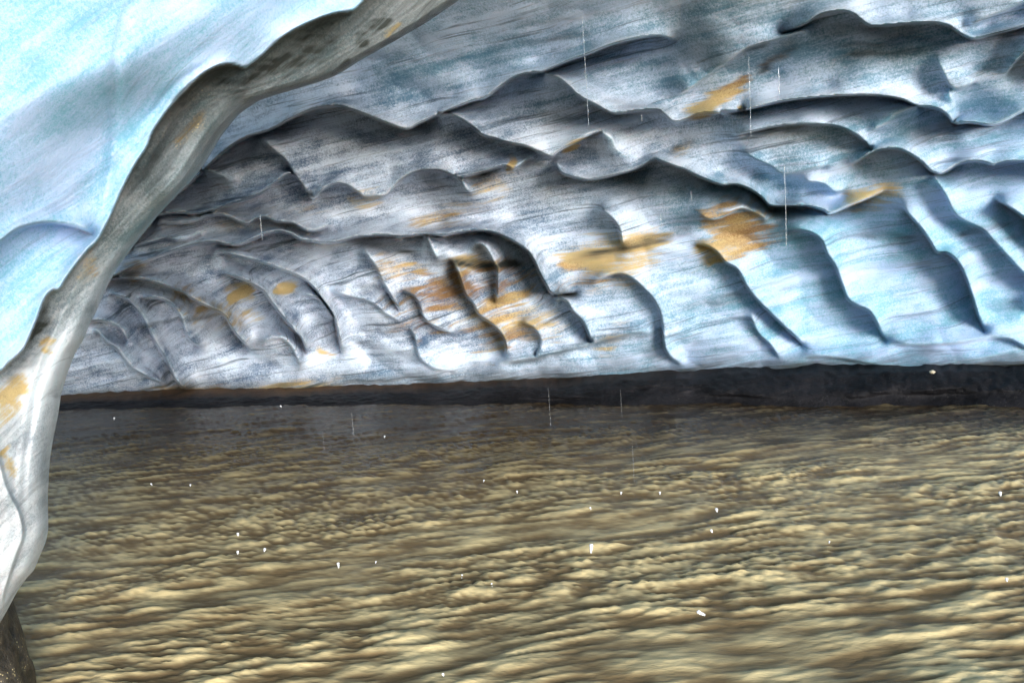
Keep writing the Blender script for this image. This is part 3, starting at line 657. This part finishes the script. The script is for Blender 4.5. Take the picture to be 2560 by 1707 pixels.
far_shade = 1 - ss(.15, 1.0, (Rshore(WX) - dist_ + .25 * noise(x * .7, y * .7, 6.)) / wid)  # painted shade, deepening towards the far shore
river = make_mesh('river', WP.reshape(-1, 3), grid_faces(*WX.shape, flip=False), WAT, None, dict(far_shade=far_shade, crest_lit=crest_lit)); tag(river, kind='structure')
# wide calm sheet beyond the detailed surface and the bed below it
def sheet(name, z, s, mat):
    V = np.array([(-s, -s, z), (s, -s, z), (s, s, z), (-s, s, z)], float)
    o = make_mesh(name, V, np.array([[0, 1, 2, 3]]), mat); tag(o, kind='structure'); return o
sheet('water', -.10, 400, WAT)
sheet('ground', -.9, 600, MUD)

# ------------------------------------------------------------------ falling melt water and splashes
DROP, nt, b = nodes_of('melt_water_drops'); b.inputs['Base Color'].default_value = (.95, .97, 1, 1); b.inputs['Roughness'].default_value = .05; b.inputs['Transmission Weight'].default_value = .75
b.inputs['IOR'].default_value = 1.33
SPM, nt, b = nodes_of('white_splash_water'); b.inputs['Base Color'].default_value = (.95, .96, 1, 1); b.inputs['Roughness'].default_value = .2; b.inputs['Transmission Weight'].default_value = .15
def lathe(profile, seg=10):
    V = []; Fc = []
    for r_, z in profile:
        for j in range(seg):
            t = 2 * math.pi * j / seg; V.append((r_ * math.cos(t), r_ * math.sin(t), z))
    for i_ in range(len(profile) - 1):
        for j in range(seg):
            a_, c_ = i_ * seg + j, i_ * seg + (j + 1) % seg
            Fc.append((a_, c_, c_ + seg, a_ + seg))
    return np.array(V), np.array(Fc)
def pxsize(rg): return rg / F
DR = [  # display-picture column, top, bottom, range, width in px, what it falls past
 (597, 488, 552, 8.0, 1.3, 'short bright water drip falling before the dark recess right of the column'),
 (1337, 22, 300, 4.6, .75, 'long faint water thread falling from the top edge across the pale ceiling shells'),
 (1719, 122, 320, 5.0, .8, 'thin water thread falling past the rusty streak in the upper right ceiling'),
 (1789, 150, 218, 4.4, 1.5, 'bright short water drip right of the rusty ceiling streak'),
 (1801, 360, 570, 5.6, 1.1, 'long water thread falling past the yellow stain on the right wall'),
 (1474, 262, 278, 5.4, .9, 'tiny water drip beside the pointed shell at the middle of the ceiling'),
 (1587, 436, 462, 6.0, .9, 'tiny water drip on the dark lobe left of the yellow stain'),
 (1517, 488, 522, 6.4, 1.0, 'short water drip just above the long rusty seam'),
 (1391, 785, 812, 7.6, .8, 'tiny water drip low before the pale blue wall foot'),
 (807, 945, 1002, 8.6, 1.0, 'short water drip above the dark far water at left centre'),
 (1259, 885, 985, 7.6, .7, 'faint water thread before the black bank at the centre'),
 (1425, 890, 960, 7.4, .6, 'faint short water thread before the black bank right of the centre'),
 (1452, 1010, 1110, 6.4, .75, 'water thread reaching down over the mid river right of the centre'),
 (741, 990, 1040, 7.6, .6, 'faint water drip over the dark river at left centre'),
]
for dx, t0, t1, rg, wd, lab in DR:
    px = dx * .43537; ptop = pt(np.array(px), np.array(t0 * .43537), rg); pbot = pt(np.array(px), np.array(t1 * .43537), rg)
    L = abs(ptop[2] - pbot[2]); wr = wd * (.28 if t1 < 900 else .18) * pxsize(rg); n = max(14, int(L / .012)); prof = [(0.0002, 0)]
    for i_ in range(1, n):
        t = i_ / n
        prof.append((wr * (.62 + .38 * math.sin(i_ * 2.1 + dx)) * min(1, t * 5) * (.55 + .45 * t), L * (1 - t) - L)) if False else prof.append((wr * (.7 + .3 * math.sin(i_ * 1.7 + dx)) * min(1, t * 6, (1 - t) * 5 + .3), -L * t))
    prof.append((0.0002, -L))
    V, Fc = lathe(prof[::-1]); V[:, 0] += np.sin(V[:, 2] * 9 + dx) * wr * .8
    o = make_mesh('water_drip', V, Fc, DROP); o.location = ptop
    tag(o, lab, 'water drip', 'drips of melt water falling from the ice roof')
SPL = [  # display x, y, size px, label
 (1359, 1270, 6.5, 'tall white splash on the river near the middle of the water'),
 (1605, 1416, 6.5, 'slanting white splash on the golden water lower right of the centre'),
 (1646, 1177, 4.5, 'white splash drop, upper of the close pair right of the centre'),
 (1634, 1225, 4.0, 'white splash drop, lower of the close pair right of the centre'),
 (1427, 1137, 3.2, 'small white drop, left of the two on one level above mid river'),
 (1516, 1137, 3.4, 'small white drop, right of the two on one level above mid river'),
 (1356, 1172, 3.0, 'faint drop on the water below and left of the level pair'),
 (1188, 1134, 3.0, 'single small drop on dark water left of the level pair'),
 (1112, 1108, 2.4, 'tiny pale drop on dark water, highest near the centre'),
 (547, 1232, 3.6, 'white drop on brown water, uppermost of the three at left'),
 (547, 1274, 3.8, 'white drop on brown water, lower left of the three at left'),
 (609, 1268, 4.0, 'white drop on brown water, right one of the three at left'),
 (778, 1306, 4.0, 'pale double splash between the three left drops and the tall splash'),
 (864, 1296, 2.6, 'small pale drop just right of the pale double splash'),
 (2297, 1140, 4.5, 'white splash drop on the water near the right edge'),
 (2312, 1338, 4.0, 'pale splash near the right edge above the golden swell'),
 (1018, 1556, 4.0, 'white splash drop at the bottom edge of the picture'),
 (1130, 1350, 2.8, 'small pale drop on golden water left of the tall splash'),
 (1062, 1330, 2.8, 'faint white drop farther left of the tall splash'),
 (884, 1006, 2.2, 'tiny drop on the dark far water right of the short drip'),
 (263, 964, 2.4, 'tiny drop on the black far water close to the column'),
 (348, 1116, 2.4, 'tiny pale drop on dark water nearest the column'),
 (438, 1118, 2.2, 'tiny pale drop on dark water, second from the column'),
 (645, 936, 2.2, 'tiny drop at the far waterline under the left wall'),
 (1905, 1250, 2.6, 'small pale drop on the water under the right hand bank'),
]
for i_, (dx, dy, sz, lab) in enumerate(SPL):
    px, py = dx * .43537, dy * .43537
    p = on_plane(np.array(px), np.array(py), .03); rg = float(np.hypot(p[0], p[1])); s_ = sz * .43 * pxsize(rg)
    bm = bmesh.new()
    rr = random.Random(i_ * 17 + 3); lean = rr.uniform(-.4, .5)
    nbl = 4 if sz > 3.5 else 2
    for q_ in range(nbl):
        k_ = q_ / max(1, nbl - 1); hz = (1 - k_) * s_ * (2.0 if 'tall' in lab else .9); rad = s_ * (1.0 - .55 * k_) * .62
        res = bmesh.ops.create_icosphere(bm, subdivisions=2, radius=1)
        for v in res['verts']:
            c_ = v.co; kx = 1 + .25 * float(noise(c_.x * 1.7 + i_, c_.y * 1.7, c_.z * 1.7 + q_))
            v.co = Vector((c_.x * rad * 1.15 * kx + (lean * k_ + (1.4 * k_ if 'slant' in lab else 0)) * s_ , c_.y * rad * kx, c_.z * rad * (1.0 + .5 * k_) * kx + hz - (.5 if q_ else 0) * s_ * .3))
    V = np.array([v.co[:] for v in bm.verts]); Fc = np.array([[v.index for v in f.verts] for f in bm.faces]); bm.free()
    o = make_mesh('splash_drop', V * 1.15, Fc, SPM); o.location = (p[0], p[1], .045)
    tag(o, lab, 'splash', 'drops splashing on the river')
PEB, nt, b = nodes_of('pale_pebble'); k = NB(nt); k.link(k.mix(k.rng(k.noise(k.pos(), 60, 4, .6), .35, .65), (.30, .25, .17, 1), (.62, .55, .42, 1)), b.inputs['Base Color']); b.inputs['Roughness'].default_value = .7
pb = blob('pebble', PEB, (.030, .026, .022), 3, .25, 1.4, 9.0)
p = pt(np.array(2141 * .43537), np.array(853.5 * .43537), float(Rshore(2141 * .43537)) + .36); pb.location = p
tag(pb, 'small pale pebble on the rim of the black mud bank at right', 'pebble')

# ------------------------------------------------------------------ light
SUN_EL, SUN_AZ = math.radians(9), math.radians(155)      # azimuth from +Y clockwise: behind right of the camera
w_ = bpy.data.worlds.new('World'); sc.world = w_; w_.use_nodes = True; nt = w_.node_tree
bg = nt.nodes['Background']; sky = nt.nodes.new('ShaderNodeTexSky'); sky.sky_type = 'NISHITA'; sky.sun_disc = False
sky.sun_elevation = SUN_EL; sky.sun_rotation = SUN_AZ; sky.ozone_density = 2.2; sky.dust_density = .4; nt.links.new(sky.outputs[0], bg.inputs[0]); bg.inputs[1].default_value = .15
sd = bpy.data.lights.new('sun', 'SUN'); sd.energy = 2.3; sd.angle = math.radians(24); sd.color = (1, .98, .95)
so = bpy.data.objects.new('sun', sd); col.objects.link(so)
sdir = Vector((math.sin(SUN_AZ) * math.cos(SUN_EL), math.cos(SUN_AZ) * math.cos(SUN_EL), math.sin(SUN_EL)))
so.rotation_euler = (-sdir).to_track_quat('-Z', 'Y').to_euler()
sc.view_settings.view_transform = 'Standard'; sc.view_settings.look = 'None'; sc.view_settings.gamma = 1
sc.view_settings.exposure = 1.25
